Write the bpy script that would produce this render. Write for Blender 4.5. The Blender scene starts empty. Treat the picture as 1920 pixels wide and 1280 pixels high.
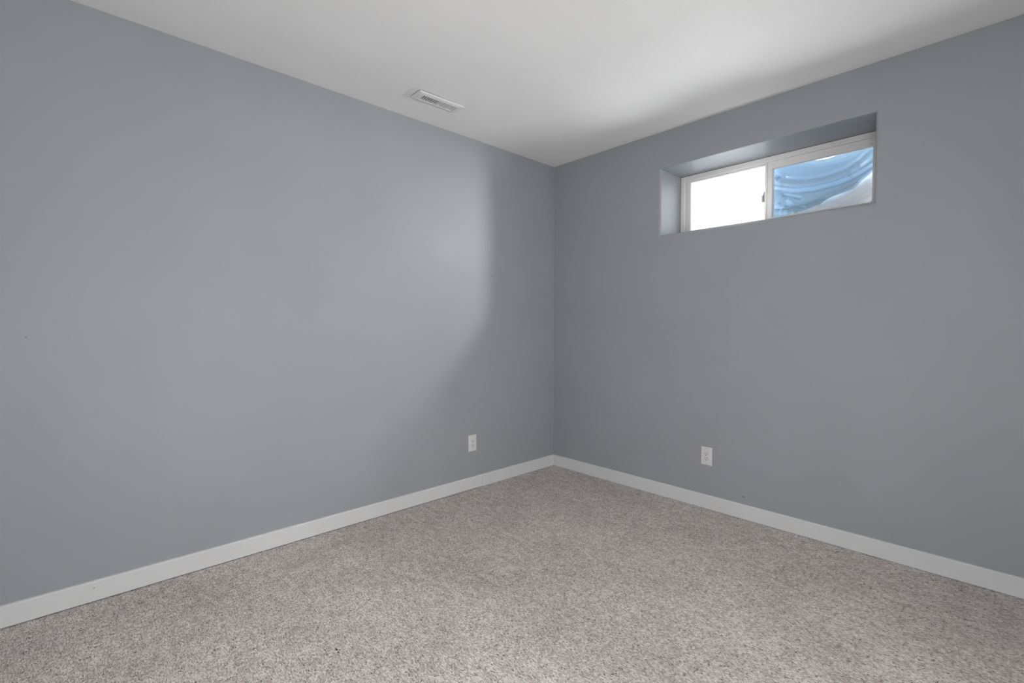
import bpy, bmesh, math, random
from mathutils import Vector, Matrix, noise

C = bpy.context.scene.collection
S = bpy.context.scene

# ------------------------------------------------------------------ camera
cam_d = bpy.data.cameras.new('camera')
cam_d.sensor_fit = 'HORIZONTAL'
cam_d.sensor_width = 36.0
cam_d.lens = 36.0 * 888.80 / 1920.0
cam_d.clip_start = 0.02
cam = bpy.data.objects.new('camera', cam_d)
C.objects.link(cam)
PITCH, AZ, ROLL = -0.031274, 0.817455, 0.00077
fw = Vector((math.cos(AZ) * math.cos(PITCH), math.sin(AZ) * math.cos(PITCH), math.sin(PITCH)))
rt = fw.cross(Vector((0, 0, 1))).normalized()
up = rt.cross(fw)
rt2 = rt * math.cos(ROLL) + up * math.sin(ROLL)
up2 = -rt * math.sin(ROLL) + up * math.cos(ROLL)
M = Matrix((rt2, up2, -fw)).transposed().to_4x4()
M.translation = Vector((-2.91849, -2.60814, 1.14389))
cam.matrix_world = M
S.camera = cam

SGN = -1.0        # the light shader's Incoming vector points back at the lamp
# ------------------------------------------------------------------ world, lights, exposure
world = bpy.data.worlds.new('sky')
S.world = world
world.use_nodes = True
bg = world.node_tree.nodes['Background']
bg.inputs[0].default_value = (0.93, 0.97, 1.0, 1)
bg.inputs[1].default_value = 11.0

def area(name, loc, target, sx, sy, power, col, spread=math.pi):
    l = bpy.data.lights.new(name, 'AREA')
    l.shape = 'RECTANGLE'
    l.size, l.size_y = sx, sy
    l.energy = power
    l.color = col
    l.spread = spread
    o = bpy.data.objects.new(name, l)
    C.objects.link(o)
    o.location = loc
    d = Vector(target) - Vector(loc)
    o.rotation_euler = d.to_track_quat('-Z', 'Y').to_euler()
    return o

# unseen lamp added in the recess to stand in for left-pane daylight: strongest straight in and a little downward,
# fading to the sides and upward by its own profile, shaped like the recess cut-off
wl_d = bpy.data.lights.new('window_fill', 'POINT')
wl_d.energy = 60.0
wl_d.shadow_soft_size = 0.0
wl_d.color = (0.97, 0.985, 1.0)
wl_d.use_nodes = True
wt = wl_d.node_tree
em = wt.nodes['Emission']
geo = wt.nodes.new('ShaderNodeNewGeometry')
sep = wt.nodes.new('ShaderNodeSeparateXYZ')
wt.links.new(geo.outputs['Incoming'], sep.inputs[0])
def wmath(op, a, b=None, c=None):
    n = wt.nodes.new('ShaderNodeMath')
    n.operation = op
    for k, v in enumerate((a, b, c)):
        if v is None: continue
        if isinstance(v, (int, float)): n.inputs[k].default_value = v
        else: wt.links.new(v, n.inputs[k])
    return n.outputs[0]
def wstep(v, a, b, lo, hi):
    n = wt.nodes.new('ShaderNodeMapRange')
    n.interpolation_type = 'SMOOTHSTEP'
    for nm, val in (('From Min', a), ('From Max', b), ('To Min', lo), ('To Max', hi)):
        n.inputs[nm].default_value = val
    wt.links.new(v, n.inputs['Value'])
    return n.outputs[0]
inw = wmath('MAXIMUM', wmath('MULTIPLY', sep.outputs['X'], SGN), 0.001)
rise = wmath('MULTIPLY', sep.outputs['Z'], -SGN)
yv = wmath('DIVIDE', wmath('MULTIPLY', sep.outputs['Y'], -SGN), inw)
upw = wstep(rise, 0.12, 0.34, 0.0, 1.0)
fxw = wmath('MULTIPLY', wstep(yv, 1.55, 2.20, 1.0, 0.0), wmath('SUBTRACT', 1.0, upw))
fxu = wmath('MULTIPLY', wstep(yv, 0.5, 3.4, 1.0, 0.0), upw)
fx = wmath('MULTIPLY', wmath('ADD', fxw, fxu), wstep(yv, -9.0, -2.5, 0.0, 1.0))
fd = wstep(wmath('DIVIDE', rise, inw), -1.22, -0.86, 0.0, 1.0)
fu = wmath('MULTIPLY', wmath('MULTIPLY', wstep(rise, 0.0, 0.44, 1.0, 0.34), wstep(rise, 0.40, 0.88, 1.0, 0.0)), wstep(wmath('DIVIDE', rise, inw), 0.3, 2.45, 1.0, 0.0))
# small even part of the lamp, added to brighten the recess sides
wt.links.new(wmath('ADD', wmath('MULTIPLY', wmath('MULTIPLY', fx, fd), fu), 0.022), em.inputs['Strength'])
wlo = bpy.data.objects.new('window_fill', wl_d)
C.objects.link(wlo)
wlo.location = (0.025, -1.40, 1.97)
# area lights added out of view to fill the room
area('back_fill', (-3.55, -1.75, 1.05), (0.0, -1.75, 1.05), 2.4, 2.0, 7.5, (1.0, 0.985, 0.965), math.radians(130))
area('front_fill', (-1.6, -3.34, 1.10), (-1.6, -1.1, 1.10), 1.6, 1.8, 15.9, (1.0, 0.985, 0.965), math.radians(120))  # second added fill, along the front wall, no source there
# bodiless point light added behind the camera as fill
lp = bpy.data.lights.new('point_fill', 'POINT')
lp.energy = 64.5
lp.shadow_soft_size = 0.25
lp.color = (1.0, 0.985, 0.965)
lpo = bpy.data.objects.new('point_fill', lp)
C.objects.link(lpo)
lpo.location = (-3.25, -3.0, 0.95)

# high sun falling into the window well
sn = bpy.data.lights.new('sun', 'SUN')
sn.energy = 34.0
sn.angle = math.radians(16)
sno = bpy.data.objects.new('sun', sn)
C.objects.link(sno)
sno.rotation_euler = Vector((-0.48, 0.10, -0.87)).to_track_quat('-Z', 'Y').to_euler()

vs = S.view_settings
vs.view_transform = 'Standard'
vs.look = 'None'
vs.exposure = 0.0
vs.gamma = 1.0
vs.use_curve_mapping = False
S.cycles.max_bounces = 12
S.cycles.diffuse_bounces = 8
S.cycles.transparent_max_bounces = 12
S.cycles.sample_clamp_indirect = 6.0
S.cycles.use_denoising = True

# ------------------------------------------------------------------ helpers
def mat(name, col, rough=0.5, spec=0.5, metal=0.0):
    m = bpy.data.materials.new(name)
    m.use_nodes = True
    b = m.node_tree.nodes['Principled BSDF']
    b.inputs['Base Color'].default_value = (*col, 1)
    b.inputs['Roughness'].default_value = rough
    b.inputs['Specular IOR Level'].default_value = spec
    b.inputs['Metallic'].default_value = metal
    return m

def N(m, t, **kw):
    n = m.node_tree.nodes.new(t)
    for k, v in kw.items():
        setattr(n, k, v)
    return n

def L(m, a, b):
    m.node_tree.links.new(a, b)

def BS(m):
    return m.node_tree.nodes['Principled BSDF']

def obj(name, bm, m, parent=None, smooth=None, kind=None, label=None, cat=None, group=None):
    bmesh.ops.recalc_face_normals(bm, faces=bm.faces)
    me = bpy.data.meshes.new(name)
    bm.to_mesh(me)
    bm.free()
    if m:
        me.materials.append(m)
    o = bpy.data.objects.new(name, me)
    C.objects.link(o)
    if smooth:
        for p in me.polygons:
            p.use_smooth = True
    if parent:
        o.parent = parent
    tag(o, label, cat, group, kind)
    return o

def tag(o, label=None, cat=None, group=None, kind=None):
    if label: o['label'] = label
    if cat: o['category'] = cat
    if group: o['group'] = group
    if kind: o['kind'] = kind

def empty(name, loc, rz=0.0):
    o = bpy.data.objects.new(name, None)
    C.objects.link(o)
    o.location = loc
    o.rotation_euler = (0, 0, rz)
    o.empty_display_size = 0.05
    return o

def box(bm, lo, hi, bev=0.0, seg=2):
    r = bmesh.ops.create_cube(bm, size=1.0)
    vsx = r['verts']
    c = [(a + b) / 2 for a, b in zip(lo, hi)]
    s = [abs(b - a) for a, b in zip(lo, hi)]
    for v in vsx:
        v.co = Vector((c[i] + v.co[i] * s[i] for i in range(3)))
    if bev:
        es = list({e for v in vsx for e in v.link_edges})
        bmesh.ops.bevel(bm, geom=es, offset=bev, segments=seg, affect='EDGES', profile=0.5)

def cyl(bm, loc, axis, r, h, seg=20, bev=0.0):
    q = Vector((0, 0, 1)).rotation_difference(Vector(axis)).to_matrix().to_4x4()
    res = bmesh.ops.create_cone(bm, cap_ends=True, segments=seg, radius1=r, radius2=r, depth=h,
                                matrix=Matrix.Translation(loc) @ q)
    if bev:
        vv = set(res['verts'])
        es = [e for e in bm.edges if e.verts[0] in vv and e.verts[1] in vv and
              any(len(f.verts) > 4 for f in e.link_faces)]
        bmesh.ops.bevel(bm, geom=es, offset=bev, segments=2, affect='EDGES')

def ring(bm, x0, x1, outer, inner, bev=0.0, rad_br=0.0):
    """rectangular frame in the y-z plane between x0 and x1; outer/inner = (ya, yb, za, zb); optional rounded corner at (yb, za)"""
    def rect(r, x, rb=0.0):
        ya, yb, za, zb = r
        pts = [(ya, za), (ya, zb), (yb, zb), (yb, za)]
        return [bm.verts.new((x, y, z)) for y, z in pts]
    of, ob = rect(outer, x0), rect(outer, x1)
    inf, inb = rect(inner, x0), rect(inner, x1)
    for i in range(4):
        j = (i + 1) % 4
        bm.faces.new((of[i], of[j], inf[j], inf[i]))
        bm.faces.new((ob[i], inb[i], inb[j], ob[j]))
        bm.faces.new((of[i], ob[i], ob[j], of[j]))
        bm.faces.new((inf[i], inf[j], inb[j], inb[i]))
    if rad_br:
        e = [e for e in bm.edges if set(e.verts) == {inf[3], inb[3]}]
        bmesh.ops.bevel(bm, geom=e, offset=rad_br, segments=6, affect='EDGES', profile=0.5)
    if bev:
        bm.normal_update()
        es = [e for e in bm.edges if len(e.link_faces) == 2 and e.calc_face_angle(0) > 0.9]
        bmesh.ops.bevel(bm, geom=es, offset=bev, segments=2, affect='EDGES', profile=0.5)

def bevel_mod(o, w, seg=3, ang=30):
    b = o.modifiers.new('bevel', 'BEVEL')
    b.width = w
    b.segments = seg
    b.limit_method = 'ANGLE'
    b.angle_limit = math.radians(ang)
    b.harden_normals = True
    for p in o.data.polygons:
        p.use_smooth = True

# ------------------------------------------------------------------ materials
def paint_mat(name, col, rough, marks=(), bump=0.04, scale=260, spec=0.25):
    m = mat(name, col, rough, spec)
    tc = N(m, 'ShaderNodeTexCoord')
    nz = N(m, 'ShaderNodeTexNoise')
    nz.inputs['Scale'].default_value = scale
    nz.inputs['Detail'].default_value = 3
    L(m, tc.outputs['Object'], nz.inputs['Vector'])
    bp = N(m, 'ShaderNodeBump')
    bp.inputs['Strength'].default_value = bump
    bp.inputs['Distance'].default_value = 0.002
    L(m, nz.outputs['Fac'], bp.inputs['Height'])
    L(m, bp.outputs['Normal'], BS(m).inputs['Normal'])
    # slow roller unevenness of the paint
    n2 = N(m, 'ShaderNodeTexNoise')
    n2.inputs['Scale'].default_value = 2.2
    n2.inputs['Detail'].default_value = 2
    L(m, tc.outputs['Object'], n2.inputs['Vector'])
    rp = N(m, 'ShaderNodeValToRGB')
    rp.color_ramp.elements[0].color = tuple(c * 0.975 for c in col) + (1,)
    rp.color_ramp.elements[1].color = tuple(min(1, c * 1.025) for c in col) + (1,)
    rp.color_ramp.elements[0].position = 0.3
    rp.color_ramp.elements[1].position = 0.7
    L(m, n2.outputs['Fac'], rp.inputs['Fac'])
    last = rp.outputs['Color']
    # small scuff marks with a place and size of their own
    for (loc, size, dark) in marks:
        mp = N(m, 'ShaderNodeMapping', vector_type='TEXTURE')
        mp.inputs['Location'].default_value = loc
        mp.inputs['Scale'].default_value = size
        L(m, tc.outputs['Object'], mp.inputs['Vector'])
        ln = N(m, 'ShaderNodeVectorMath', operation='LENGTH')
        L(m, mp.outputs['Vector'], ln.inputs[0])
        mr = N(m, 'ShaderNodeMapRange', interpolation_type='SMOOTHSTEP')
        mr.inputs['From Min'].default_value = 0.5
        mr.inputs['From Max'].default_value = 1.0
        mr.inputs['To Min'].default_value = dark
        mr.inputs['To Max'].default_value = 0.0
        L(m, ln.outputs['Value'], mr.inputs['Value'])
        mx = N(m, 'ShaderNodeMix', data_type='RGBA')
        L(m, mr.outputs['Result'], mx.inputs['Factor'])
        L(m, last, mx.inputs['A'])
        mx.inputs['B'].default_value = (0.04, 0.04, 0.045, 1)
        last = mx.outputs['Result']
    L(m, last, BS(m).inputs['Base Color'])
    return m

WALL = (0.300, 0.317, 0.340)
m_wall_left = paint_mat('blue_grey_paint_left', WALL, 0.48, marks=[
    ((-0.674, 0, 1.508), (0.010, 0.02, 0.0035), 0.45),
    ((-0.761, 0, 0.177), (0.005, 0.02, 0.005), 0.8),
    ((-3.035, 0, 1.102), (0.004, 0.02, 0.005), 0.35)])
m_wall_right = paint_mat('blue_grey_paint_right', WALL, 0.48, marks=[
    ((0, -1.514, 0.132), (0.02, 0.010, 0.005), 0.6)])
m_wall = paint_mat('blue_grey_paint', WALL, 0.48)
m_ceil = paint_mat('white_ceiling_paint', (0.77, 0.77, 0.765), 0.8, bump=0.10, scale=150, spec=0.2)
m_trim = paint_mat('white_trim_paint', (0.605, 0.61, 0.612), 0.42, marks=[], bump=0.01)
m_trim_left = paint_mat('white_trim_paint_left', (0.605, 0.61, 0.612), 0.42, bump=0.01, marks=[
    ((-2.86, -0.013, 0.06), (0.006, 0.02, 0.004), 0.4),
    ((-2.72, -0.013, 0.070), (0.012, 0.02, 0.003), 0.12),
    ((-0.70, -0.013, 0.05), (0.003, 0.02, 0.008), 0.3)])
m_vinyl = mat('white_vinyl', (0.66, 0.65, 0.635), 0.4)
m_plastic = mat('white_plastic', (0.62, 0.62, 0.61), 0.35)
m_slot = mat('dark_socket_slot', (0.015, 0.015, 0.015), 0.6)
m_screw = mat('painted_screw', (0.42, 0.42, 0.41), 0.4)
m_ventm = mat('white_enamelled_steel', (0.66, 0.66, 0.655), 0.4)
m_duct = mat('dark_duct', (0.10, 0.10, 0.10), 0.7)
m_latch = mat('grey_latch', (0.40, 0.40, 0.40), 0.4)
m_well = mat('pale_window_well', (0.80, 0.79, 0.77), 0.8, 0.2)

def carpet_mat():
    m = mat('carpet', (0.3, 0.27, 0.25), 0.95, 0.05)
    tc = N(m, 'ShaderNodeTexCoord')
    def nz(scale, detail, vec, rough=0.5, dist=0.0):
        n = N(m, 'ShaderNodeTexNoise')
        n.inputs['Scale'].default_value = scale
        n.inputs['Detail'].default_value = detail
        n.inputs['Roughness'].default_value = rough
        n.inputs['Distortion'].default_value = dist
        L(m, vec, n.inputs['Vector'])
        return n
    # pile lies along y: stretch the flecks that way
    mp = N(m, 'ShaderNodeMapping')
    mp.inputs['Scale'].default_value = (1.0, 0.40, 1.0)
    L(m, tc.outputs['Object'], mp.inputs['Vector'])
    v = mp.outputs['Vector']
    big = nz(34, 3, v, 0.6)
    mid = nz(185, 4, v, 0.6, 0.5)
    fine = nz(520, 3, v, 0.6)
    dark = nz(265, 3, v, 0.55, 0.4)
    patch = nz(3.0, 3, tc.outputs['Object'], 0.55)
    clump = nz(38, 2, tc.outputs['Object'], 0.5)
    # fibre colour from mid + fine
    add = N(m, 'ShaderNodeMath', operation='MULTIPLY_ADD')
    L(m, fine.outputs['Fac'], add.inputs[0])
    add.inputs[1].default_value = 0.5
    L(m, mid.outputs['Fac'], add.inputs[2])
    add2 = N(m, 'ShaderNodeMath', operation='MULTIPLY_ADD')
    L(m, big.outputs['Fac'], add2.inputs[0])
    add2.inputs[1].default_value = 0.35
    L(m, add.outputs[0], add2.inputs[2])
    rp = N(m, 'ShaderNodeValToRGB')
    cr = rp.color_ramp
    cr.elements[0].position = 0.70
    cr.elements[0].color = (0.30, 0.255, 0.232, 1)
    cr.elements[1].position = 1.16
    cr.elements[1].color = (0.80, 0.745, 0.71, 1)
    e = cr.elements.new(0.84); e.color = (0.485, 0.430, 0.400, 1)
    e = cr.elements.new(0.97); e.color = (0.64, 0.58, 0.546, 1)
    # ramp works on 0..1: rescale
    sc = N(m, 'ShaderNodeMapRange')
    sc.inputs['From Min'].default_value = 0.55
    sc.inputs['From Max'].default_value = 1.30
    L(m, add2.outputs[0], sc.inputs['Value'])
    for el in cr.elements:
        el.position = (el.position - 0.55) / 0.75
    L(m, sc.outputs['Result'], rp.inputs['Fac'])
    # dark gaps between tufts
    dr = N(m, 'ShaderNodeMapRange', interpolation_type='SMOOTHSTEP')
    dr.inputs['From Min'].default_value = 0.34
    dr.inputs['From Max'].default_value = 0.43
    dr.inputs['To Min'].default_value = 0.26
    dr.inputs['To Max'].default_value = 1.0
    cl = N(m, 'ShaderNodeMath', operation='MULTIPLY_ADD')      # gaps come in clumps
    L(m, clump.outputs['Fac'], cl.inputs[0])
    cl.inputs[1].default_value = -0.30
    cl.inputs[2].default_value = 0.15
    dk = N(m, 'ShaderNodeMath', operation='ADD')
    L(m, cl.outputs[0], dk.inputs[0])
    L(m, dark.outputs['Fac'], dk.inputs[1])
    L(m, dk.outputs[0], dr.inputs['Value'])
    # trodden patches
    pr = N(m, 'ShaderNodeMapRange')
    pr.inputs['From Min'].default_value = 0.3
    pr.inputs['From Max'].default_value = 0.7
    pr.inputs['To Min'].default_value = 0.90
    pr.inputs['To Max'].default_value = 1.08
    L(m, patch.outputs['Fac'], pr.inputs['Value'])
    mul = N(m, 'ShaderNodeMath', operation='MULTIPLY')
    L(m, dr.outputs['Result'], mul.inputs[0])
    L(m, pr.outputs['Result'], mul.inputs[1])
    vm = N(m, 'ShaderNodeVectorMath', operation='SCALE')
    L(m, rp.outputs['Color'], vm.inputs[0])
    L(m, mul.outputs[0], vm.inputs['Scale'])
    last = vm.outputs['Vector']
    # dark specks and one pulled tuft
    for (loc, size) in (((-2.2457, -0.9823), (0.0045, 0.010)), ((-2.2466, -1.0003), (0.004, 0.005)),
                        ((-2.2380, -0.9920), (0.003, 0.004)), ((-0.2563, -0.3548), (0.007, 0.008)),
                        ((-0.0564, -0.1878), (0.005, 0.006)), ((-0.1576, -1.9893), (0.004, 0.006)),
                        ((-0.3516, -2.1681), (0.0045, 0.006)), ((-0.0829, -2.0091), (0.004, 0.010)),
                        ((-1.6619, -0.3387), (0.005, 0.007))):
        mq = N(m, 'ShaderNodeMapping', vector_type='TEXTURE')
        mq.inputs['Location'].default_value = (*loc, 0)
        mq.inputs['Scale'].default_value = (*size, 1)
        L(m, tc.outputs['Object'], mq.inputs['Vector'])
        ln = N(m, 'ShaderNodeVectorMath', operation='LENGTH')
        L(m, mq.outputs['Vector'], ln.inputs[0])
        mr = N(m, 'ShaderNodeMapRange', interpolation_type='SMOOTHSTEP')
        mr.inputs['From Min'].default_value = 0.5
        mr.inputs['From Max'].default_value = 1.0
        mr.inputs['To Min'].default_value = 0.9
        mr.inputs['To Max'].default_value = 0.0
        L(m, ln.outputs['Value'], mr.inputs['Value'])
        mx = N(m, 'ShaderNodeMix', data_type='RGBA')
        L(m, mr.outputs['Result'], mx.inputs['Factor'])
        L(m, last, mx.inputs['A'])
        mx.inputs['B'].default_value = (0.03, 0.026, 0.024, 1)
        last = mx.outputs['Result']
    L(m, last, BS(m).inputs['Base Color'])
    bp = N(m, 'ShaderNodeBump')
    bp.inputs['Strength'].default_value = 0.5
    bp.inputs['Distance'].default_value = 0.006
    ad3 = N(m, 'ShaderNodeMath', operation='MULTIPLY')
    L(m, add.outputs[0], ad3.inputs[0])
    L(m, dr.outputs['Result'], ad3.inputs[1])
    L(m, ad3.outputs[0], bp.inputs['Height'])
    L(m, bp.outputs['Normal'], BS(m).inputs['Normal'])
    return m
m_carpet = carpet_mat()

def glass_mat():
    m = bpy.data.materials.new('window_glass')
    m.use_nodes = True
    nt = m.node_tree
    nt.nodes.remove(BS(m))
    out = nt.nodes['Material Output']
    tr = N(m, 'ShaderNodeBsdfTransparent')
    tr.inputs[0].default_value = (0.97, 0.985, 0.99, 1)
    gl = N(m, 'ShaderNodeBsdfGlossy')
    gl.inputs['Roughness'].default_value = 0.02
    fr = N(m, 'ShaderNodeFresnel')
    fr.inputs[0].default_value = 1.35
    mx = N(m, 'ShaderNodeMixShader')
    L(m, fr.outputs[0], mx.inputs[0])
    L(m, tr.outputs[0], mx.inputs[1])
    L(m, gl.outputs[0], mx.inputs[2])
    L(m, mx.outputs[0], out.inputs['Surface'])
    return m
m_glass = glass_mat()

def sheet_mat(name, trans, diff, mottled=False):
    m = bpy.data.materials.new(name)
    m.use_nodes = True
    nt = m.node_tree
    nt.nodes.remove(BS(m))
    out = nt.nodes['Material Output']
    t = N(m, 'ShaderNodeBsdfTranslucent')
    d = N(m, 'ShaderNodeBsdfDiffuse')
    g = N(m, 'ShaderNodeBsdfGlossy')
    t.inputs[0].default_value = (*trans, 1)
    d.inputs[0].default_value = (*diff, 1)
    g.inputs['Roughness'].default_value = 0.22
    a = N(m, 'ShaderNodeAddShader')
    L(m, t.outputs[0], a.inputs[0])
    L(m, d.outputs[0], a.inputs[1])
    mx = N(m, 'ShaderNodeMixShader')
    mx.inputs[0].default_value = 0.06
    L(m, a.outputs[0], mx.inputs[1])
    L(m, g.outputs[0], mx.inputs[2])
    L(m, mx.outputs[0], out.inputs['Surface'])
    if mottled:
        tc = N(m, 'ShaderNodeTexCoord')
        nz = N(m, 'ShaderNodeTexNoise')
        nz.inputs['Scale'].default_value = 22
        nz.inputs['Detail'].default_value = 4
        L(m, tc.outputs['Object'], nz.inputs['Vector'])
        rp = N(m, 'ShaderNodeValToRGB')
        rp.color_ramp.elements[0].position = 0.32
        rp.color_ramp.elements[1].position = 0.68
        rp.color_ramp.elements[0].color = tuple(c * 0.86 for c in trans) + (1,)
        rp.color_ramp.elements[1].color = (trans[0] * 1.14, trans[1] * 1.10, trans[2] * 1.04, 1)
        L(m, nz.outputs['Fac'], rp.inputs['Fac'])
        L(m, rp.outputs['Color'], t.inputs[0])
    return m
SK = 0.19
m_blue = sheet_mat('pale_blue_plastic', (0.46 * SK, 0.60 * SK, 0.75 * SK), (0.30, 0.42, 0.52))
m_grey = sheet_mat('clouded_grey_plastic', (0.43 * SK, 0.435 * SK, 0.46 * SK), (0.45, 0.45, 0.47), True)

# ------------------------------------------------------------------ room shell
H = 2.44
XB, YB = -3.62, -3.40
def quad(name, pts, m):
    bm = bmesh.new()
    bm.faces.new([bm.verts.new(p) for p in pts])
    me = bpy.data.meshes.new(name)
    bm.to_mesh(me); bm.free()
    me.materials.append(m)
    o = bpy.data.objects.new(name, me)
    C.objects.link(o)
    o['kind'] = 'structure'
    return o

def slab(name, lo, hi, m):
    bm = bmesh.new()
    box(bm, lo, hi)
    return obj(name, bm, m, kind='structure')

TH = 0.12
slab('floor', (XB - TH, YB - TH, -TH), (0.36, TH, 0.0), m_carpet)
slab('ceiling', (XB - TH, YB - TH, H), (0.36, TH, H + TH), m_ceil)
slab('wall_left', (XB - TH, 0.0, 0.0), (0.0, TH, H), m_wall_left)
slab('wall_back', (XB - TH, YB, 0.0), (XB, 0.0, H), m_wall)
slab('wall_front', (XB - TH, YB - TH, 0.0), (0.36, YB, H), m_wall)

# right wall: thick basement wall with a rounded-edge window recess
OPN = (-0.951, -2.107, 1.7595, 2.1985)      # ya, yb, za, zb
bm = bmesh.new()
def loop(r, x):
    ya, yb, za, zb = r
    return [bm.verts.new((x, y, z)) for y, z in ((ya, za), (ya, zb), (yb, zb), (yb, za))]
OUT = (TH, YB, 0.0, H)
o0, i0, i1, o1 = loop(OUT, 0.0), loop(OPN, 0.0), loop(OPN, 0.36), loop(OUT, 0.36)
for i in range(4):
    j = (i + 1) % 4
    bm.faces.new((o0[i], o0[j], i0[j], i0[i]))
    bm.faces.new((i0[i], i0[j], i1[j], i1[i]))
    bm.faces.new((i1[i], i1[j], o1[j], o1[i]))
    bm.faces.new((o1[i], o1[j], o0[j], o0[i]))
w = obj('wall_right', bm, m_wall_right, kind='structure')
es = [e.index for e in w.data.edges if all(abs(w.data.vertices[v].co.x) < 1e-6 and
      -2.2 < w.data.vertices[v].co.y < -0.9 for v in e.vertices)]
at = w.data.attributes.new('bevel_weight_edge', 'FLOAT', 'EDGE')
for i in es:
    at.data[i].value = 1.0
sh_at = w.data.attributes.new('sharp_edge', 'BOOLEAN', 'EDGE')
for i in range(len(w.data.edges)):
    sh_at.data[i].value = i not in es
bv = w.modifiers.new('rounded_corner_bead', 'BEVEL')
bv.width = 0.016
bv.segments = 5
bv.limit_method = 'WEIGHT'
bv.harden_normals = True
for p in w.data.polygons:
    p.use_smooth = True

# baseboards, in the lengths the photo shows (butt joints near the corner)
def board(name, axis, a, b, m=m_trim, z0=0.002):
    """profile in (d, z): d = distance from wall"""
    prof = [(0, z0), (0.012, z0), (0.012, 0.0820), (0.0080, 0.0872), (0, 0.0885)]
    bm = bmesh.new()
    rows = []
    for t in (a, b):
        rows.append([bm.verts.new((t, -d, z) if axis == 'x' else (-d, t, z)) for d, z in prof])
    n = len(prof)
    for i in range(n):
        j = (i + 1) % n
        bm.faces.new((rows[0][i], rows[0][j], rows[1][j], rows[1][i]))
    bm.faces.new(rows[0]); bm.faces.new(rows[1])
    o = obj(name, bm, m, kind='structure')
    return o
board('baseboard_left', 'x', XB, -0.7720, m_trim_left, 0.0045)
board('baseboard_left', 'x', -0.7705, -0.0005, m_trim_left)
board('baseboard_right', 'y', YB, -0.2556)
board('baseboard_right', 'y', -0.2550, -0.0126)

# window well outside
bm = bmesh.new()
ys = []
for k in range(25):
    a = math.pi * k / 24
    ys.append((0.36 + 0.72 * math.sin(a) ** 0.8, -1.53 + 0.95 * math.cos(a)))
lo = [bm.verts.new((x, y, 1.45)) for x, y in ys]
hi = [bm.verts.new((x, y, 2.75)) for x, y in ys]
for k in range(24):
    bm.faces.new((lo[k], lo[k + 1], hi[k + 1], hi[k]))
bm.faces.new(lo)
wl = obj('wall_outside', bm, m_well, kind='structure', smooth=True)

# ------------------------------------------------------------------ window
win = empty('window_1', (0, 0, 0))
tag(win, kind='structure')
XF = 0.272
FO = (-0.953, -2.105, 1.7615, 2.1965)
bm = bmesh.new()
ring(bm, XF, 0.352, FO, (-0.979, -2.078, 1.790, 2.166), bev=0.0025)
fr = obj('window_frame', bm, m_vinyl, win)
# inner track lip of the frame
bm = bmesh.new()
ring(bm, XF + 0.012, XF + 0.020, (-0.9785, -2.0785, 1.7895, 2.1665), (-0.983, -2.074, 1.794, 2.162), bev=0.001)
obj('track_lip', bm, m_vinyl, fr)

# fixed sash (right)
bm = bmesh.new()
ring(bm, XF + 0.010, XF + 0.040, (-1.520, -2.0780, 1.7905, 2.1655), (-1.549, -2.050, 1.822, 2.123), bev=0.002, rad_br=0.012)
fs = obj('fixed_sash', bm, m_vinyl, win)
bm = bmesh.new()
box(bm, (XF + 0.022, -2.052, 1.820), (XF + 0.026, -1.547, 2.125))
obj('pane', bm, m_glass, fs)

# sliding sash (left)
bm = bmesh.new()
ring(bm, XF + 0.030, XF + 0.058, (-0.9795, -1.546, 1.7905, 2.1655), (-1.012, -1.505, 1.822, 2.156), bev=0.002)
ss = obj('sliding_sash', bm, m_vinyl, win)
bm = bmesh.new()
box(bm, (XF + 0.044, -1.507, 1.820), (XF + 0.048, -1.010, 2.158))
obj('pane', bm, m_glass, ss)
# meeting rail strip and latch on the sliding sash
bm = bmesh.new()
box(bm, (XF + 0.008, -1.5195, 1.792), (XF + 0.0298, -1.5065, 2.1645), 0.0015)
obj('meeting_rail', bm, m_vinyl, ss)
bm = bmesh.new()
box(bm, (XF + 0.010, -1.5062, 1.925), (XF + 0.026, -1.498, 1.990), 0.002)
box(bm, (XF + 0.000, -1.499, 1.925), (XF + 0.016, -1.490, 1.967), 0.002)
box(bm, (XF + 0.006, -1.500, 1.960), (XF + 0.018, -1.495, 1.978), 0.002)
obj('latch', bm, m_latch, ss, label='small grey latch')

# ------------------------------------------------------------------ plastic sheets behind the right pane
def interp(c, y):
    """c: points (y, z) with y falling"""
    if y >= c[0][0]:
        (y0, z0), (y1, z1) = c[0], c[1]
    elif y <= c[-1][0]:
        (y0, z0), (y1, z1) = c[-2], c[-1]
    else:
        for k in range(len(c) - 1):
            if c[k][0] >= y >= c[k + 1][0]:
                (y0, z0), (y1, z1) = c[k], c[k + 1]
                break
    return z0 + (z1 - z0) * (y - y0) / (y1 - y0)

def smooth_interp(c, y, w=0.014):
    return (interp(c, y - w) + interp(c, y) * 2 + interp(c, y + w)) / 4

FA = [(-1.5463, 2.1046), (-1.5682, 2.0819), (-1.636, 2.0574), (-1.7174, 2.0404), (-1.7953, 2.0373), (-1.9062, 2.0552), (-1.9692, 2.0902), (-2.003, 2.1188), (-2.0396, 2.148)]
FB = [(-1.5345, 2.0325), (-1.5693, 2.0181), (-1.6454, 1.9915), (-1.7577, 1.9825), (-1.8526, 1.9882), (-1.9251, 2.0041), (-1.9774, 2.0255), (-2.0413, 2.0595)]
FU = [(-1.5232, 2.1897), (-1.6755, 2.1401), (-1.7554, 2.1128), (-1.8689, 2.1071), (-1.9405, 2.1227), (-2.0391, 2.1748)]
FE = [(-1.5236, 1.8984), (-1.5584, 1.8991), (-1.614, 1.883), (-1.6798, 1.8928), (-1.7592, 1.9002), (-1.8541, 1.9123), (-1.9512, 1.935), (-1.9785, 1.9668), (-2.0123, 1.9924), (-2.0455, 2.0175)]
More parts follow.
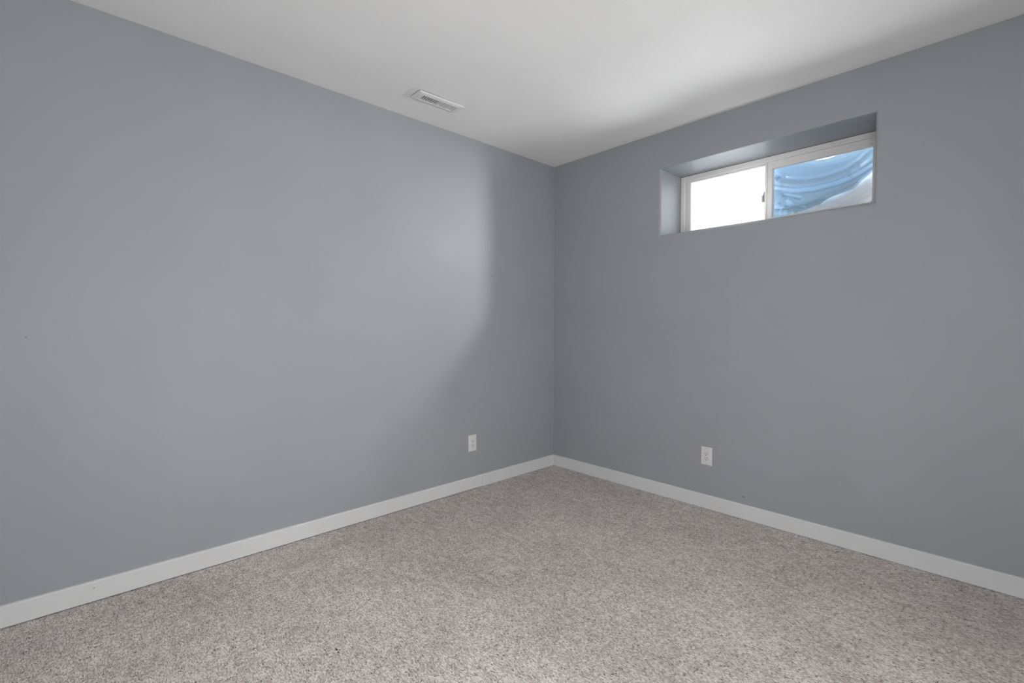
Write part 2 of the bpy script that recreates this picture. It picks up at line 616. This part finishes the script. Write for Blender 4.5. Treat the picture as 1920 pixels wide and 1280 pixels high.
LOW = [(-1.49, 1.79), (-1.55, 1.805), (-1.6395, 1.842), (-1.7206, 1.856), (-1.7906, 1.8765), (-1.8206, 1.9015), (-1.8541, 1.9103), (-1.9512, 1.933), (-1.9785, 1.9648), (-2.0123, 1.9904), (-2.0455, 2.0155), (-2.075, 2.036)]
TOP = [(-1.49, 2.185), (-1.6753, 2.168), (-1.7200, 2.1500), (-1.7665, 2.1390), (-1.8125, 2.1345), (-1.8498, 2.1380), (-1.879, 2.1450), (-1.9043, 2.1500), (-1.9435, 2.1510), (-1.9578, 2.1392), (-1.9716, 2.1430), (-1.9956, 2.152), (-2.0429, 2.170), (-2.075, 2.18)]

def gau(t, w):
    return math.exp(-(t / w) ** 2)

def blob(y, z, c, a, w, r):
    """ridge along the short segment c[0]-c[1]"""
    (y0, z0), (y1, z1) = c
    dy, dz = y1 - y0, z1 - z0
    t = max(0, min(1, ((y - y0) * dy + (z - z0) * dz) / (dy * dy + dz * dz)))
    d = math.hypot(y - y0 - t * dy, z - z0 - t * dz)
    return a * gau(d, w)

def folds(y, z):
    h = 0.0
    h -= 0.0050 * gau(z - smooth_interp(FA, y) + 0.004, 0.013)
    h += 0.0060 * gau(z - smooth_interp(FA, y) + 0.035, 0.022)
    h += 0.0035 * gau(z - smooth_interp(FB, y), 0.008)
    h -= 0.0030 * gau(z - smooth_interp(FB, y) + 0.020, 0.010)
    h += 0.0030 * gau(z - smooth_interp(FU, y), 0.010)
    h -= 0.0055 * gau(z - smooth_interp(FE, y) + 0.004, 0.009)
    h -= blob(y, z, ((-1.587, 1.970), (-1.675, 1.932)), 0.006, 0.007, 0)
    h -= blob(y, z, ((-1.9226, 2.041), (-1.935, 2.005)), 0.005, 0.007, 0)
    h += blob(y, z, ((-1.9643, 2.0705), (-1.9685, 2.036)), 0.005, 0.008, 0)
    h -= blob(y, z, ((-1.5616, 2.094), (-1.5534, 2.066)), 0.005, 0.006, 0)
    h -= blob(y, z, ((-1.60, 1.900), (-1.70, 1.872)), 0.006, 0.007, 0)
    # crumpled lower left corner
    k = gau(y + 1.60, 0.10) * gau(z - 1.875, 0.05)
    h += 0.009 * k * noise.noise(Vector((y * 42, z * 60, 1.3)))
    h *= 1.35
    h += 0.0022 * noise.noise(Vector((y * 9, z * 22, 4.0)))
    return h

bm = bmesh.new()
NY, NZ = 170, 110
grid = []
for a in range(NY + 1):
    y = -1.495 - (2.075 - 1.495) * a / NY
    zl = smooth_interp(LOW, y, 0.008) + 0.0016 * noise.noise(Vector((y * 60, 0, 0)))
    zh = smooth_interp(TOP, y, 0.006)
    col = []
    for b in range(NZ + 1):
        z = zl + (zh - zl) * b / NZ
        col.append(bm.verts.new((0.368 - folds(y, z), y, z)))
    grid.append(col)
for a in range(NY):
    for b in range(NZ):
        bm.faces.new((grid[a][b], grid[a + 1][b], grid[a + 1][b + 1], grid[a][b + 1]))
sh = obj('plastic_sheet', bm, m_blue, smooth=True,
         label='wrinkled translucent pale blue plastic sheet hanging behind the right window pane',
         cat='plastic sheet')
so = sh.modifiers.new('thickness', 'SOLIDIFY')
so.thickness = 0.0004

bm = bmesh.new()
NY, NZ = 90, 60
grid = []
for a in range(NY + 1):
    y = -1.60 - (2.078 - 1.60) * a / NY
    zh = 1.93 + 0.12 * (a / NY)
    col = []
    for b in range(NZ + 1):
        z = 1.772 + (zh - 1.772) * b / NZ
        h = 0.006 * noise.noise(Vector((y * 11, z * 16, 7.0))) + 0.002 * noise.noise(Vector((y * 40, z * 55, 2.0)))
        h += 0.003 * gau(z - 1.872 - 0.03 * math.sin(y * 14), 0.012)
        col.append(bm.verts.new((0.398 - h, y, z)))
    grid.append(col)
for a in range(NY):
    for b in range(NZ):
        bm.faces.new((grid[a][b], grid[a + 1][b], grid[a + 1][b + 1], grid[a][b + 1]))
gs = obj('plastic_sheet', bm, m_grey, smooth=True,
         label='clouded grey plastic sheet showing below the blue one at the lower right of the window',
         cat='plastic sheet')
so = gs.modifiers.new('thickness', 'SOLIDIFY')
so.thickness = 0.0004

# ------------------------------------------------------------------ ceiling vent
VX, VY = -1.3375, -0.2975
vt = empty('ceiling_vent', (VX, VY, H))
vt.location.z = H - 0.0024
vt.rotation_euler = (0, -0.015, 0)          # hangs a little loose at its left end
tag(vt, 'white louvred air register on the ceiling beside the blue-grey left wall', 'ceiling vent')
bm = bmesh.new()
fl = [(0.1475, 0.050, -0.0005), (0.1475, 0.050, -0.0090), (0.130, 0.0345, -0.0128), (0.1155, 0.0285, -0.0128), (0.1155, 0.0285, -0.002)]
rows = []
for hx, hy, z in fl:
    rows.append([bm.verts.new((sx * hx, sy * hy, z)) for sx, sy in ((-1, -1), (1, -1), (1, 1), (-1, 1))])
for r in range(len(rows) - 1):
    for i in range(4):
        j = (i + 1) % 4
        bm.faces.new((rows[r][i], rows[r][j], rows[r + 1][j], rows[r + 1][i]))
o = obj('frame', bm, m_ventm, vt)
bm = bmesh.new()
box(bm, (-0.1150, -0.0280, -0.0016), (0.1150, 0.0280, -0.0006))
obj('backing', bm, m_duct, vt)
NS = 17
for k in range(NS):
    x = -0.1085 + 0.217 * k / (NS - 1)
    bm = bmesh.new()
    tilt = math.radians(2 if k < NS // 2 else 16)      # the two halves throw the air opposite ways
    hw = 0.0031 if k < NS // 2 else 0.0042
    box(bm, (-hw, -0.0280, -0.0006), (hw, 0.0280, 0.0006))
    R = Matrix.Rotation(tilt, 4, 'Y')
    for v in bm.verts:
        v.co = R @ v.co
    o = obj('louver', bm, m_ventm, vt)
    o.location = (x, 0, -0.0100)
bm = bmesh.new()
box(bm, (-0.0025, 0.004, -0.0145), (0.0025, 0.0125, -0.0108), 0.0006)
obj('damper_lever', bm, m_ventm, vt)
for sx in (-1, 1):
    bm = bmesh.new()
    cyl(bm, (sx * 0.132, 0, -0.0105), (0, 0, 1), 0.0035, 0.003, 16)
    obj('screw', bm, m_screw, vt)

# ------------------------------------------------------------------ wall outlets
def make_outlet(loc, rz, label):
    """plate faces -y in its own frame"""
    t = empty('wall_outlet', loc, rz)
    tag(t, label, 'outlet')
    bm = bmesh.new()
    # plate as a ring around the insert so that the seam shows
    pw, ph, iw, ih = 0.0350, 0.0572, 0.0172, 0.0342
    prof = [(pw, ph, 0.0), (pw, ph, -0.0025), (pw - 0.0045, ph - 0.0045, -0.0055), (iw + 0.0006, ih + 0.0006, -0.0058), (iw + 0.0006, ih + 0.0006, -0.001)]
    rows = []
    for hx, hz, y in prof:
        rows.append([bm.verts.new((sx * hx, y, sz * hz)) for sx, sz in ((-1, -1), (1, -1), (1, 1), (-1, 1))])
    for r in range(len(rows) - 1):
        for i in range(4):
            j = (i + 1) % 4
            bm.faces.new((rows[r][i], rows[r][j], rows[r + 1][j], rows[r + 1][i]))
    pl = obj('cover_plate', bm, m_plastic, t)
    bm = bmesh.new()
    box(bm, (-iw, -0.0068, -ih), (iw, -0.0010, ih), 0.0010)
    ins = obj('receptacle', bm, m_plastic, t)
    for zc in (0.0155, -0.0155):
        for sx, hh in ((-0.0062, 0.0044), (0.0062, 0.0036)):
            bm = bmesh.new()
            box(bm, (sx - 0.0015, -0.0070, zc + 0.003 - hh), (sx + 0.0015, -0.0060, zc + 0.003 + hh))
            obj('blade_slot', bm, m_slot, ins)
        bm = bmesh.new()
        cyl(bm, (0, -0.00665, zc - 0.0085), (0, 1, 0), 0.0031, 0.0011, 14)
        obj('ground_hole', bm, m_slot, ins)
    for sz in (-1, 1):
        bm = bmesh.new()
        cyl(bm, (0, -0.0058, sz * 0.0482), (0, 1, 0), 0.0033, 0.0016, 16)
        obj('screw', bm, m_screw, t)
    return t
make_outlet((-0.855, -0.0002, 0.3257), 0.0, 'white wall outlet on the brighter left wall, left of the room corner')
make_outlet((-0.0002, -1.2875, 0.3315), -math.pi / 2, 'white wall outlet on the right wall, below the window')
